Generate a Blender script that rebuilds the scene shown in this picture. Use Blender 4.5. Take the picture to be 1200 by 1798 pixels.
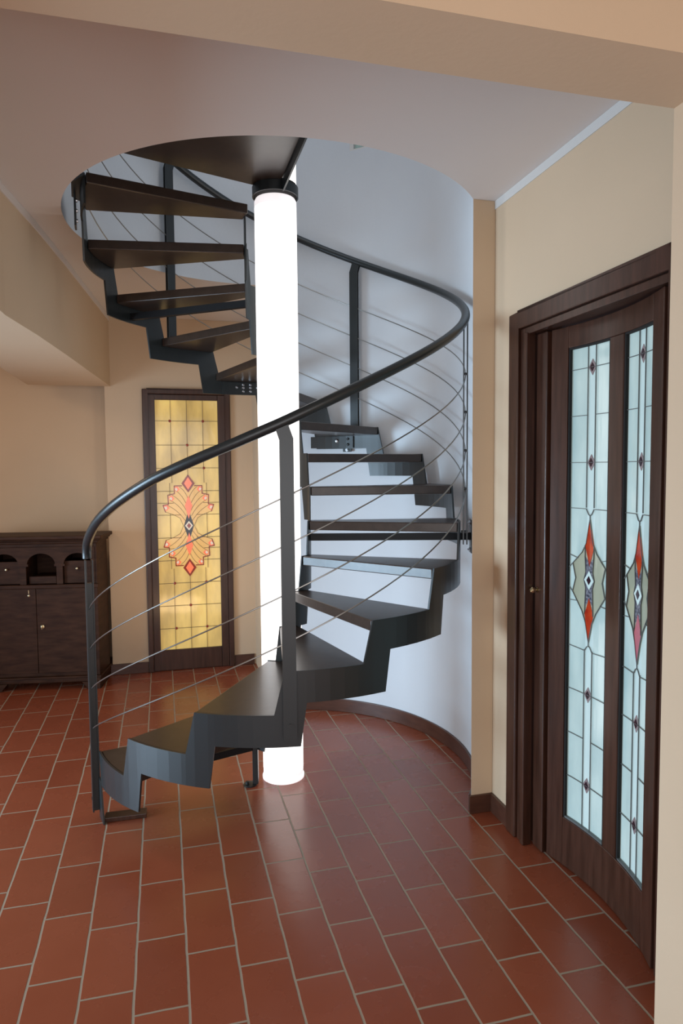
import bpy, bmesh, math, random
from mathutils import Vector, Matrix
random.seed(7)
for o in list(bpy.data.objects): bpy.data.objects.remove(o)
S = bpy.context.scene
COL = S.collection
# ------------------------------------------------------------------ camera
F_PX, TILT, ROLL, EYE = 1195.79, 0.0640, -0.0086, 1.6
cam_d = bpy.data.cameras.new('camera'); cam = bpy.data.objects.new('camera', cam_d); COL.objects.link(cam)
cam_d.sensor_fit = 'VERTICAL'; cam_d.sensor_height = 36.0; cam_d.sensor_width = 24.0
cam_d.lens = F_PX/1798*36.0; cam_d.clip_start = 0.05
fw = Vector((0, math.cos(TILT), -math.sin(TILT))); up0 = Vector((0, math.sin(TILT), math.cos(TILT))); rt0 = Vector((1, 0, 0))
cr, sr = math.cos(ROLL), math.sin(ROLL)
rt = rt0*cr + up0*sr; up = up0*cr - rt0*sr
cam.matrix_world = Matrix(((rt.x, up.x, -fw.x, 0), (rt.y, up.y, -fw.y, 0), (rt.z, up.z, -fw.z, EYE), (0, 0, 0, 1)))
S.camera = cam
# ------------------------------------------------------------------ frames
ANG = 0.2569
E1 = Vector((math.cos(ANG), math.sin(ANG), 0)); E2 = Vector((-math.sin(ANG), math.cos(ANG), 0))
def UV(u, v, z=0.0): return E1*u + E2*v + Vector((0, 0, z))
CX, CY = -0.3146, 3.4635
CU, CV = 0.576, 3.430
def PC(r, deg, z=0.0):
    t = math.radians(deg); return Vector((CX + r*math.cos(t), CY + r*math.sin(t), z))
CEIL, UPCEIL, SLAB = 2.7715, 2.955, 3.06
RW = 0.988
# ------------------------------------------------------------------ world, lights, exposure
w = bpy.data.worlds.new('world'); S.world = w; w.use_nodes = True
bg = w.node_tree.nodes['Background']; bg.inputs[0].default_value = (0.62, 0.78, 1.0, 1); bg.inputs[1].default_value = 0.3
S.view_settings.view_transform = 'Standard'; S.view_settings.look = 'None'
S.view_settings.gamma = 1.0; S.view_settings.exposure = 0.09
try: S.view_settings.use_curve_mapping = False
except Exception: pass
def area(name, loc, target, sx, sy, power, color):
    d = bpy.data.lights.new(name, 'AREA'); d.shape = 'RECTANGLE'; d.size = sx; d.size_y = sy; d.energy = power; d.color = color
    o = bpy.data.objects.new(name, d); COL.objects.link(o); o.location = loc
    o.rotation_euler = (Vector(target) - Vector(loc)).to_track_quat('-Z', 'Y').to_euler(); return o
area('window_daylight_rear', UV(-0.6, -2.4, 1.35), UV(-0.3, 3, 1.1), 4.4, 2.3, 92, (0.92, 0.96, 1.0))
area('window_daylight_left', UV(-3.2, 2.8, 0.85), UV(1.4, 2.9, 0.65), 2.0, 1.4, 72, (0.56, 0.79, 1.0)).data.spread = math.radians(105)
area('skylight_over_stairwell', PC(0.15, 200, 4.75), PC(0.1, 60, 2.0), 1.1, 1.1, 4.8, (0.80, 0.90, 1.0))
area('added_warm_uplight', UV(0.1, 4.6, 0.35), UV(0.0, 5.0, 2.7), 0.4, 0.4, 3, (1.0, 0.68, 0.38))  # added uplight without a fixture, tints the back of the room warm
area('added_warm_fill', UV(-1.9, 4.1, 2.6), UV(-1.7, 4.4, 0.0), 0.5, 0.5, 8, (1.0, 0.80, 0.58))  # invented overhead fill out of view, brightens the back wall
# ------------------------------------------------------------------ materials
def mat(name, base=(0.5, 0.5, 0.5), rough=0.5, metal=0.0, emit=None, es=0.0, spec=0.5, coat=0.0):
    m = bpy.data.materials.new(name); m.use_nodes = True
    b = m.node_tree.nodes['Principled BSDF']
    b.inputs['Base Color'].default_value = (*base, 1); b.inputs['Roughness'].default_value = rough
    b.inputs['Metallic'].default_value = metal; b.inputs['Specular IOR Level'].default_value = spec
    b.inputs['Coat Weight'].default_value = coat; b.inputs['Coat Roughness'].default_value = 0.15
    if emit: b.inputs['Emission Color'].default_value = (*emit, 1); b.inputs['Emission Strength'].default_value = es
    return m
def nt(m): return m.node_tree.nodes, m.node_tree.links, m.node_tree.nodes['Principled BSDF']
def noisy(m, c1, c2, scale=(1, 1, 1), nscale=4.0, detail=5, bump=0.0, bscale=None, target='Base Color', es=None):
    N, L, B = nt(m)
    tc = N.new('ShaderNodeTexCoord'); mp = N.new('ShaderNodeMapping'); mp.inputs['Scale'].default_value = scale
    L.new(tc.outputs['Object'], mp.inputs[0])
    n = N.new('ShaderNodeTexNoise'); n.inputs['Scale'].default_value = nscale; n.inputs['Detail'].default_value = detail
    L.new(mp.outputs[0], n.inputs['Vector'])
    r = N.new('ShaderNodeValToRGB'); r.color_ramp.elements[0].position = 0.3; r.color_ramp.elements[1].position = 0.7
    r.color_ramp.elements[0].color = (*c1, 1); r.color_ramp.elements[1].color = (*c2, 1)
    L.new(n.outputs['Fac'], r.inputs[0]); L.new(r.outputs[0], B.inputs['Base Color'])
    if es is not None:
        L.new(r.outputs[0], B.inputs['Emission Color']); B.inputs['Emission Strength'].default_value = es
    if bump:
        bp = N.new('ShaderNodeBump'); bp.inputs['Strength'].default_value = bump; bp.inputs['Distance'].default_value = 0.004
        n2 = N.new('ShaderNodeTexNoise'); n2.inputs['Scale'].default_value = bscale or nscale*8; n2.inputs['Detail'].default_value = 4
        L.new(mp.outputs[0], n2.inputs['Vector']); L.new(n2.outputs['Fac'], bp.inputs['Height']); L.new(bp.outputs[0], B.inputs['Normal'])
    return m
M = {}
M['wall'] = noisy(mat('beige_plaster', rough=0.85, spec=0.2), (0.63, 0.475, 0.325), (0.66, 0.50, 0.345), nscale=1.5, bump=0.12, bscale=60)
M['niche'] = noisy(mat('pale_blue_plaster', rough=0.8, spec=0.2), (0.60, 0.625, 0.655), (0.64, 0.665, 0.69), nscale=2.5, bump=0.15, bscale=50)
M['ceil'] = noisy(mat('grey_white_ceiling_paint', rough=0.9, spec=0.1), (0.72, 0.66, 0.62), (0.745, 0.685, 0.645), nscale=1.2, bump=0.06, bscale=60)
M['white'] = mat('off_white_paint', (0.66, 0.64, 0.61), 0.8, spec=0.2)
M['wood'] = noisy(mat('dark_walnut', rough=0.3, coat=0.05, spec=0.4), (0.036, 0.0135, 0.0075), (0.070, 0.028, 0.017), (6, 6, 0.6), 7, bump=0.05)
M['tread'] = noisy(mat('wenge_tread_wood', rough=0.33, coat=0.1), (0.030, 0.018, 0.012), (0.045, 0.027, 0.019), (3, 3, 3), 9, bump=0.04, bscale=200)
M['board'] = noisy(mat('brown_skirting_wood', rough=0.35), (0.060, 0.022, 0.013), (0.092, 0.036, 0.021), (2, 2, 8), 6)
M['oldwood'] = noisy(mat('antique_oiled_wood', rough=0.5, spec=0.15), (0.028, 0.011, 0.006), (0.060, 0.026, 0.014), (2, 2, 9), 4, bump=0.08)
M['steel'] = mat('graphite_painted_steel', (0.014, 0.018, 0.019), 0.36, 0.0, spec=0.6)
M['arm'] = mat('black_painted_steel', (0.007, 0.007, 0.008), 0.5, spec=0.3)
M['bolt'] = mat('zinc_bolt_metal', (0.55, 0.55, 0.56), 0.3, 1.0)
M['cable'] = mat('stainless_cable', (0.30, 0.29, 0.27), 0.3, 0.9)
M['black'] = mat('dark_recess', (0.008, 0.006, 0.005), 0.8)
M['brass'] = mat('aged_brass', (0.70, 0.60, 0.38), 0.25, 1.0)
M['lead'] = mat('lead_came', (0.15, 0.155, 0.15), 0.5, 0.4)
M['leadw'] = mat('brown_lead_came', (0.16, 0.11, 0.06), 0.5, 0.3)
M['tube'] = mat('glowing_acrylic', (0.16, 0.16, 0.16), 0.3, emit=(1.0, 0.95, 0.915), es=1.85)
M['tube_end'] = mat('frosted_acrylic_end', (0.85, 0.84, 0.86), 0.25, emit=(1.0, 0.93, 0.93), es=0.75)
M['tube_seam'] = mat('acrylic_seam', (0.35, 0.35, 0.37), 0.4, emit=(1, 1, 1), es=0.35)
M['clear'] = mat('clear_acrylic_rim', (0.75, 0.72, 0.70), 0.08); M['clear'].node_tree.nodes['Principled BSDF'].inputs['Transmission Weight'].default_value = 0.6
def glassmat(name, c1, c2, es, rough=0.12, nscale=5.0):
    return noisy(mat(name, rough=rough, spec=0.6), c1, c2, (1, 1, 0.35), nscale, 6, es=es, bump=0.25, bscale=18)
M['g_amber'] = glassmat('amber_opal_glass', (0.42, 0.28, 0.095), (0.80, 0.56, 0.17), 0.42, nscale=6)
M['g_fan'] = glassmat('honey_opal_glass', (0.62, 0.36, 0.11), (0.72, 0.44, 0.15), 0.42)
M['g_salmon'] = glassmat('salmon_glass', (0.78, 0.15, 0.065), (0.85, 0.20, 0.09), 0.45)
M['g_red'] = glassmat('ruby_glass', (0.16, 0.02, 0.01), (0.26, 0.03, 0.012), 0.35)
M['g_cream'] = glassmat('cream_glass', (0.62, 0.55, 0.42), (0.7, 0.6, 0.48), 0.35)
M['g_black'] = mat('black_glass', (0.012, 0.010, 0.022), 0.1)
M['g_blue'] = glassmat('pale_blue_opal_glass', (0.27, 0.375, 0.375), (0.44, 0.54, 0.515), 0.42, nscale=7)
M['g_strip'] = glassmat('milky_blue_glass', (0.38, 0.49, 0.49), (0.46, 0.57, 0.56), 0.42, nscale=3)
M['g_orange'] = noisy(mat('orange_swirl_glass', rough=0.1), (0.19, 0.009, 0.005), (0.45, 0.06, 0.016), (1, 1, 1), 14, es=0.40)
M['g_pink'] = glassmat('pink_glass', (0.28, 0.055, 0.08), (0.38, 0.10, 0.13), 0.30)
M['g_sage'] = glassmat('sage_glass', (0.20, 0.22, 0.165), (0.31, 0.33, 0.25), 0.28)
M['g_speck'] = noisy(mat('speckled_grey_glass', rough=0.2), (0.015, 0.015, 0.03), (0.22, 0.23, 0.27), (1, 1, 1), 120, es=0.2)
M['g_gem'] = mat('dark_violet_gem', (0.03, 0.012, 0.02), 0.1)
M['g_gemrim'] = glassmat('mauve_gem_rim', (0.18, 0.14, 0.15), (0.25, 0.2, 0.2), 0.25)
M['pane'] = mat('green_grey_window_glass', (0.12, 0.17, 0.16), 0.1, emit=(0.25, 0.34, 0.32), es=0.35)
# tile floor
def tile_material():
    m = mat('terracotta_tiles', rough=0.4); N, L, B = nt(m)
    tc = N.new('ShaderNodeTexCoord'); sp = N.new('ShaderNodeSeparateXYZ')
    mp = N.new('ShaderNodeMapping'); mp.vector_type = 'POINT'; mp.inputs['Rotation'].default_value = (0, 0, -ANG)
    L.new(tc.outputs['Object'], mp.inputs[0])
    wob = N.new('ShaderNodeTexNoise'); wob.inputs['Scale'].default_value = 9; L.new(mp.outputs[0], wob.inputs['Vector'])
    L.new(mp.outputs[0], sp.inputs[0])
    def mth(op, a, b=None, c=None):
        n = N.new('ShaderNodeMath'); n.operation = op
        for i, x in enumerate((a, b, c)):
            if x is None: continue
            if isinstance(x, (int, float)): n.inputs[i].default_value = x
            else: L.new(x, n.inputs[i])
        return n.outputs[0]
    wv = mth('MULTIPLY', mth('SUBTRACT', wob.outputs['Fac'], 0.5), 0.006)
    uu = mth('DIVIDE', mth('ADD', mth('ADD', sp.outputs['X'], wv), 0.4452), 0.162)
    row = mth('FLOOR', uu); fu = mth('FRACT', uu)
    vv = mth('DIVIDE', mth('ADD', mth('SUBTRACT', mth('ADD', sp.outputs['Y'], wv), 2.205), mth('MULTIPLY', row, 0.10436)), 0.326)
    cell = mth('FLOOR', vv); fv = mth('FRACT', vv)
    du = mth('MULTIPLY', mth('MINIMUM', fu, mth('SUBTRACT', 1.0, fu)), 0.162)
    dv = mth('MULTIPLY', mth('MINIMUM', fv, mth('SUBTRACT', 1.0, fv)), 0.326)
    d = mth('MINIMUM', du, dv)
    mr = N.new('ShaderNodeMapRange'); mr.inputs[1].default_value = 0.0028; mr.inputs[2].default_value = 0.0044; L.new(d, mr.inputs[0])
    cb = N.new('ShaderNodeCombineXYZ'); L.new(row, cb.inputs[0]); L.new(cell, cb.inputs[1])
    wn = N.new('ShaderNodeTexWhiteNoise'); wn.noise_dimensions = '2D'; L.new(cb.outputs[0], wn.inputs['Vector'])
    r = N.new('ShaderNodeValToRGB'); r.color_ramp.elements[0].color = (0.225, 0.052, 0.023, 1); r.color_ramp.elements[1].color = (0.32, 0.082, 0.038, 1)
    n1 = N.new('ShaderNodeTexNoise'); n1.inputs['Scale'].default_value = 5; n1.inputs['Detail'].default_value = 6; L.new(tc.outputs['Object'], n1.inputs['Vector'])
    mix = mth('ADD', mth('MULTIPLY', wn.outputs['Value'], 0.55), mth('MULTIPLY', n1.outputs['Fac'], 0.5)); L.new(mix, r.inputs[0])
    mc = N.new('ShaderNodeMix'); mc.data_type = 'RGBA'; L.new(mr.outputs[0], mc.inputs['Factor'])
    mc.inputs['A'].default_value = (0.33, 0.26, 0.185, 1); L.new(r.outputs[0], mc.inputs['B']); L.new(mc.outputs['Result'], B.inputs['Base Color'])
    rr = mth('ADD', mth('MULTIPLY', n1.outputs['Fac'], 0.14), mth('SUBTRACT', 0.66, mth('MULTIPLY', mr.outputs[0], 0.46))); L.new(rr, B.inputs['Roughness'])
    bp = N.new('ShaderNodeBump'); bp.inputs['Strength'].default_value = 0.5; bp.inputs['Distance'].default_value = 0.003
    n3 = N.new('ShaderNodeTexNoise'); n3.inputs['Scale'].default_value = 22; L.new(tc.outputs['Object'], n3.inputs['Vector'])
    L.new(mth('ADD', mr.outputs[0], mth('MULTIPLY', n3.outputs['Fac'], 0.25)), bp.inputs['Height']); L.new(bp.outputs[0], B.inputs['Normal'])
    return m
M['tile'] = tile_material()
# ------------------------------------------------------------------ mesh helpers
def tagp(o, label=None, cat=None, group=None, kind=None):
    if label: o['label'] = label
    if cat: o['category'] = cat
    if group: o['group'] = group
    if kind: o['kind'] = kind
    return o
def empty(name, loc, label, cat, kind=None, group=None):
    o = bpy.data.objects.new(name, None); COL.objects.link(o); o.location = loc; o.empty_display_size = 0.1
    return tagp(o, label, cat, group, kind)
class MB:
    def __init__(s): s.bm = bmesh.new(); s.mats = []
    def mi(s, m):
        if m not in s.mats: s.mats.append(m)
        return s.mats.index(m)
    def face(s, vs, m, smooth=False):
        try: f = s.bm.faces.new(vs)
        except ValueError: return None
        f.material_index = s.mi(m); f.smooth = smooth; return f
    def hexa(s, a, b, m):      # a: 4 pts loop bottom, b: 4 pts loop top
        A = [s.bm.verts.new(p) for p in a]; B = [s.bm.verts.new(p) for p in b]; n = len(A)
        s.face(A[::-1], m); s.face(B, m)
        for i in range(n): s.face([A[i], A[(i+1) % n], B[(i+1) % n], B[i]], m)
        return s
    def prism(s, pts, vec, m): # polygon extruded along vec
        return s.hexa(pts, [Vector(p)+Vector(vec) for p in pts], m)
    def boxuv(s, u0, u1, v0, v1, z0, z1, m):
        return s.hexa([UV(u0, v0, z0), UV(u1, v0, z0), UV(u1, v1, z0), UV(u0, v1, z0)], [UV(u0, v0, z1), UV(u1, v0, z1), UV(u1, v1, z1), UV(u0, v1, z1)], m)
    def fbox(s, fn, x0, x1, y0, y1, z0, z1, m):
        return s.hexa([fn(x0, y0, z0), fn(x1, y0, z0), fn(x1, y1, z0), fn(x0, y1, z0)], [fn(x0, y0, z1), fn(x1, y0, z1), fn(x1, y1, z1), fn(x0, y1, z1)], m)
    def beam(s, a, b, side, w_, h_, m):  # box from a to b, width w_ along side, height h_ perpendicular
        a, b = Vector(a), Vector(b); d = (b-a).normalized(); sd = Vector(side); sd = (sd - d*sd.dot(d)).normalized(); n = d.cross(sd)
        q = [sd*(-w_/2)+n*(-h_/2), sd*(w_/2)+n*(-h_/2), sd*(w_/2)+n*(h_/2), sd*(-w_/2)+n*(h_/2)]
        return s.hexa([a+x for x in q], [b+x for x in q], m)
    def tube(s, pts, r, m, n=10, smooth=True, caps=True):
        pts = [Vector(p) for p in pts]; rings = []; prev = None
        for i, p in enumerate(pts):
            d = (pts[min(i+1, len(pts)-1)] - pts[max(i-1, 0)]).normalized()
            if prev is None:
                ref = Vector((0, 0, 1)) if abs(d.z) < 0.9 else Vector((1, 0, 0)); x = d.cross(ref).normalized()
            else: x = (prev - d*prev.dot(d)).normalized()
            prev = x; y = d.cross(x)
            rings.append([s.bm.verts.new(p + (x*math.cos(2*math.pi*k/n)+y*math.sin(2*math.pi*k/n))*r) for k in range(n)])
        for a, b in zip(rings, rings[1:]):
            for k in range(n): s.face([a[k], a[(k+1) % n], b[(k+1) % n], b[k]], m, smooth)
        if caps: s.face(rings[0][::-1], m); s.face(rings[-1], m)
        return s
    def lathe(s, c, axis, prof, m, n=24, smooth=True):  # prof: list (r, t) along axis
        c = Vector(c); ax = Vector(axis).normalized(); ref = Vector((1, 0, 0)) if abs(ax.x) < 0.9 else Vector((0, 1, 0)); x = ax.cross(ref).normalized(); y = ax.cross(x)
        rings = []
        for r, t in prof:
            if r < 1e-6: rings.append([s.bm.verts.new(c+ax*t)])
            else: rings.append([s.bm.verts.new(c+ax*t+(x*math.cos(2*math.pi*k/n)+y*math.sin(2*math.pi*k/n))*r) for k in range(n)])
        for a, b in zip(rings, rings[1:]):
            for k in range(n):
                k2 = (k+1) % n
                if len(a) == 1 and len(b) == 1: continue
                if len(a) == 1: s.face([a[0], b[k2], b[k]], m, smooth)
                elif len(b) == 1: s.face([a[k], a[k2], b[0]], m, smooth)
                else: s.face([a[k], a[k2], b[k2], b[k]], m, smooth)
        return s
    def build(s, name, parent=None, bevel=0.0, recalc=True, bseg=2):
        bmesh.ops.remove_doubles(s.bm, verts=s.bm.verts, dist=1e-5)
        if recalc: bmesh.ops.recalc_face_normals(s.bm, faces=s.bm.faces)
        for e in s.bm.edges:
            if len(e.link_faces) == 2 and e.calc_face_angle(0) > 0.6: e.smooth = False
        me = bpy.data.meshes.new(name); s.bm.to_mesh(me); s.bm.free()
        for m in s.mats: me.materials.append(M[m])
        o = bpy.data.objects.new(name, me); COL.objects.link(o)
        if parent:
            o.parent = parent; 
            loc = parent['_w'] if '_w' in parent else tuple(parent.location)
            o.matrix_parent_inverse = Matrix.Translation(-Vector(loc))
            if parent.parent is not None or parent.type == 'MESH': o.matrix_parent_inverse = Matrix.Identity(4)
        if bevel:
            b = o.modifiers.new('bevel', 'BEVEL'); b.width = bevel; b.segments = bseg; b.limit_method = 'ANGLE'; b.angle_limit = math.radians(40)
        return o
def struct(o, label, cat): return tagp(o, label, cat, kind='structure')
# ------------------------------------------------------------------ structure
b = MB(); b.boxuv(-3.3, 2.0, -2.6, 6.0, -0.12, 0.0, 'tile'); b.bm.verts.ensure_lookup_table()
struct(b.build('floor'), 'terracotta floor of long staggered rectangular tiles with pale grout', 'floor')
# lower ceiling slab with the round stairwell opening
b = MB()
U0, U1, V0, V1 = -3.3, 1.75, 1.45, 5.9
angs = sorted(set([i*3.0 for i in range(120)] + [math.degrees(math.atan2(vv-CV, uu-CU)) % 360 for uu in (U0, U1) for vv in (V0, V1)]))
def rayrect(a):
    c, s_ = math.cos(math.radians(a)), math.sin(math.radians(a)); t = 1e9
    if c > 1e-9: t = min(t, (U1-CU)/c)
    if c < -1e-9: t = min(t, (U0-CU)/c)
    if s_ > 1e-9: t = min(t, (V1-CV)/s_)
    if s_ < -1e-9: t = min(t, (V0-CV)/s_)
    return CU+c*t, CV+s_*t
inn = []; out = []
for z in (CEIL, SLAB):
    inn.append([b.bm.verts.new(UV(CU+RW*math.cos(math.radians(a)), CV+RW*math.sin(math.radians(a)), z)) for a in angs])
    out.append([b.bm.verts.new(UV(*rayrect(a), z)) for a in angs])
n = len(angs)
for i in range(n):
    j = (i+1) % n
    b.face([inn[0][i], inn[0][j], out[0][j], out[0][i]], 'ceil')
    b.face([inn[1][i], out[1][i], out[1][j], inn[1][j]], 'ceil')
    b.face([inn[0][i], inn[1][i], inn[1][j], inn[0][j]], 'niche', True)
    b.face([out[0][i], out[0][j], out[1][j], out[1][i]], 'wall')
struct(b.build('ceiling'), 'low grey ceiling with the large round stairwell opening cut through', 'ceiling')
VB0, VB1, BZ, BU = 1.263, 1.457, 2.47, 1.232    # thick wall with the wide opening the camera looks through
b = MB(); b.boxuv(-3.3, 1.95, -2.6, VB0, 3.10, 3.2, 'ceil')
struct(b.build('ceiling'), 'ceiling of the room the camera stands in, out of the picture', 'ceiling')
b = MB(); b.boxuv(-3.3, BU, VB0, VB1, BZ, 3.10, 'wall'); b.boxuv(BU, 1.95, VB0, VB1, 0, 3.10, 'wall')
struct(b.build('wall_near'), 'thick beige lintel across the top and light pier at the right edge, nearest the camera', 'wall')
# left ceiling beam with slight taper
b = MB()
L = [(-0.63, 1.46), (-0.607, 3.1), (-0.551, 3.53), (-0.497, 4.07), (-0.367, 5.53)]
for (ua, va), (ub, vb) in zip(L, L[1:]):
    b.hexa([UV(-0.95, va, 2.24), UV(ua, va, 2.24), UV(ub, vb, 2.24), UV(-0.95, vb, 2.24)], [UV(-0.95, va, CEIL+.002), UV(ua, va, CEIL+.002), UV(ub, vb, CEIL+.002), UV(-0.95, vb, CEIL+.002)], 'wall')
struct(b.build('trim_2'), 'beige boxed beam running back along the left edge of the low ceiling', 'beam')
b = MB()
for (ua, va), (ub, vb) in zip(L, L[1:]):
    b.hexa([UV(ua, va, 2.735), UV(ua+.006, va, 2.735), UV(ub+.006, vb, 2.735), UV(ub, vb, 2.735)], [UV(ua, va, CEIL-.001), UV(ua+.006, va, CEIL-.001), UV(ub+.006, vb, CEIL-.001), UV(ub, vb, CEIL-.001)], 'ceil')
struct(b.build('trim_3'), 'thin grey painted line along the top of the left beam', 'ceiling trim')
# back wall (with opening behind the stained-glass door)
b = MB()
b.boxuv(-0.41, -0.10, 5.53, 5.7595, 0, CEIL-.001, 'wall'); b.boxuv(0.50, 0.78, 5.53, 5.63, 0, CEIL-.001, 'wall'); b.boxuv(-0.10, 0.50, 5.53, 5.63, 2.19, CEIL-.001, 'wall')
struct(b.build('wall_back'), 'beige back wall around the amber stained-glass door', 'wall')
b = MB(); b.boxuv(-3.3, -0.41, 5.76, 5.86, 0, CEIL-.001, 'wall')
struct(b.build('wall_alcove'), 'beige wall set slightly back behind the antique cabinet', 'wall')
# curved niche wall
b = MB()
A0, A1, TH = -24.0, 97.0, 0.09
def curved(b, r0, r1, a0, a1, z0, z1, m, m2=None, step=3.0, smooth=True):
    nseg = max(1, int(round((a1-a0)/step)))
    R = []
    for i in range(nseg+1):
        a = a0+(a1-a0)*i/nseg
        R.append([b.bm.verts.new(PC(r, a, z)) for r, z in ((r0, z0), (r1, z0), (r1, z1), (r0, z1))])
    for p, q in zip(R, R[1:]):
        b.face([p[0], q[0], q[3], p[3]], m, smooth); b.face([p[1], p[2], q[2], q[1]], m2 or m, smooth)
        b.face([p[3], q[3], q[2], p[2]], m2 or m); b.face([p[0], p[1], q[1], q[0]], m)
    b.face(R[0], m2 or m); b.face(R[-1][::-1], m2 or m)
curved(b, RW, RW+TH, A0+4, A1, 0, CEIL-.0002, 'niche', 'wall'); curved(b, RW, RW+.003, A0+.2, A0+4, 0, CEIL-.0002, 'niche', step=1.9)
struct(b.build('wall_curved', recalc=True), 'pale blue-grey curved wall wrapping behind the spiral stair', 'wall')
b = MB()
ws = (61.5, 69.0, 3.60, 4.3)  # upstairs window opening
for a0, a1, z0, z1 in ((-270, 57.0-0, SLAB, 5.0), (67.0, 90, SLAB, 5.0), (57.0, 67.0, SLAB, 3.57), (57.0, 67.0, 4.2, 5.0)):
    curved(b, RW, RW+TH, a0, a1, z0, z1, 'niche', 'wall')
struct(b.build('wall_upper'), 'pale blue-grey curved upper wall seen through the round opening', 'wall')
b = MB(); wz = (3.57, 4.2)
curved(b, RW+0.001, RW+0.05, 57.0, 57.9, *wz, 'white'); curved(b, RW+0.001, RW+0.05, 65.6, 67.0, *wz, 'white')
curved(b, RW+0.001, RW+0.05, 57.9, 65.6, wz[0], wz[0]+0.008, 'white'); curved(b, RW+0.001, RW+0.05, 57.9, 65.6, wz[1]-0.03, wz[1], 'white')
win = b.build('window_1'); struct(win, 'small upstairs window just showing at the top of the curved wall', 'window')
b = MB(); curved(b, RW+0.03, RW+0.036, 57.9, 65.6, wz[0]+0.008, wz[1]-0.03, 'pane'); b.build('window_pane', win)
# partition from the curved wall end to the back wall
b = MB()
pe = PC(RW, A1); pu, pv = pe.dot(E1), pe.dot(E2)
b.boxuv(pu+0.005, pu+0.10, pv-0.01, 5.53, 0, CEIL-.001, 'wall')
b.boxuv(pu+0.10, 0.78, 5.40, 5.53, 0, CEIL-.001, 'wall')
struct(b.build('wall_partition'), 'beige partition wall end hidden behind the glowing column', 'wall')
# right wall with door opening, and pier at the curved wall's end
UW = 1.455
b = MB()
b.boxuv(UW, UW+0.11, 2.60, 2.81, 0, CEIL-.001, 'wall'); b.boxuv(UW, UW+0.11, 1.68, 2.60, 2.19, CEIL-.001, 'wall')
b.boxuv(UW, UW+0.11, VB1+.001, 1.68, 0, CEIL-.001, 'wall')
struct(b.build('wall_right'), 'beige right-hand wall holding the curved stained-glass door', 'wall')
pin = PC(RW, A0); piu, piv = pin.dot(E1), pin.dot(E2)
b = MB()
po = PC(RW+TH, A0)
b.prism([UV(piu+.001, piv-.001, 0), UV(UW-.0005, 2.812, 0), PC(RW+TH-.001, A0+3.95, 0), PC(RW+.0032, A0+3.95, 0), PC(RW+.0032, A0+2, 0), PC(RW+.0032, A0+.2, 0)], (0, 0, CEIL-.0005), 'wall')
struct(b.build('wall_pier'), 'narrow beige pier between the curved wall and the right wall', 'wall')
b = MB(); b.boxuv(1.95, 2.05, -2.6, VB1, 0, 3.1, 'wall'); struct(b.build('wall_side'), 'beige side wall of the room the camera stands in', 'wall')
b = MB(); b.boxuv(-3.4, -3.3, -2.6, 6.0, 0, SLAB, 'wall'); struct(b.build('wall_left'), 'beige wall on the far left side of the room', 'wall')
b = MB(); b.boxuv(-3.3, 2.0, -2.7, -2.6, 0, SLAB, 'wall'); struct(b.build('wall_front'), 'beige wall behind the camera', 'wall')
b = MB(); b.hexa([UV(UW-.004, VB1+.001, 2.735), UV(UW, VB1+.001, 2.735), UV(UW, 2.81, 2.735), UV(UW-.004, 2.81, 2.735)], [UV(UW-.004, VB1+.001, CEIL-.0005), UV(UW, VB1+.001, CEIL-.0005), UV(UW, 2.81, CEIL-.0005), UV(UW-.004, 2.81, CEIL-.0005)], 'white')
struct(b.build('trim_4'), 'thin off-white line along the top of the right wall', 'ceiling trim')
# baseboards
BH = 0.085
b = MB(); curved(b, RW-0.014, RW-.0005, A0+0.6, A1-.5, 0.0005, BH, 'board'); struct(b.build('baseboard_curved', bevel=.003), 'brown wooden baseboard following the curved wall', 'baseboard')
b = MB(); q0 = UV(piu-.012, piv-.012, 0); 
b.prism([q0+Vector((0,0,.0005)), UV(UW-.002, 2.80, .0005), UV(UW-.002, 2.812, .0005), UV(piu-.004, piv+.001, .0005)], (0, 0, BH), 'board')
b.boxuv(UW-.015, UW-.0005, 2.642, 2.80, .0005, BH+.0005, 'board')
struct(b.build('baseboard_right', bevel=.002), 'dark brown baseboard on the pier and right wall beside the curved door', 'baseboard')
b = MB(); b.boxuv(-0.424, -0.14, 5.516, 5.5295, .0005, BH, 'board'); b.boxuv(-0.424, -0.4105, 5.53, 5.745, .0005, BH, 'board'); b.boxuv(-3.3, -0.411, 5.745, 5.7595, .0005, BH, 'board')
b.boxuv(0.54, 0.66, 5.386, 5.3995, .0005, BH, 'board') if False else b.boxuv(0.54, 0.70, 5.516, 5.5295, .0005, BH, 'board')
struct(b.build('baseboard_back', bevel=.002), 'dark brown baseboard along the back wall either side of the amber door', 'baseboard')
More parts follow.
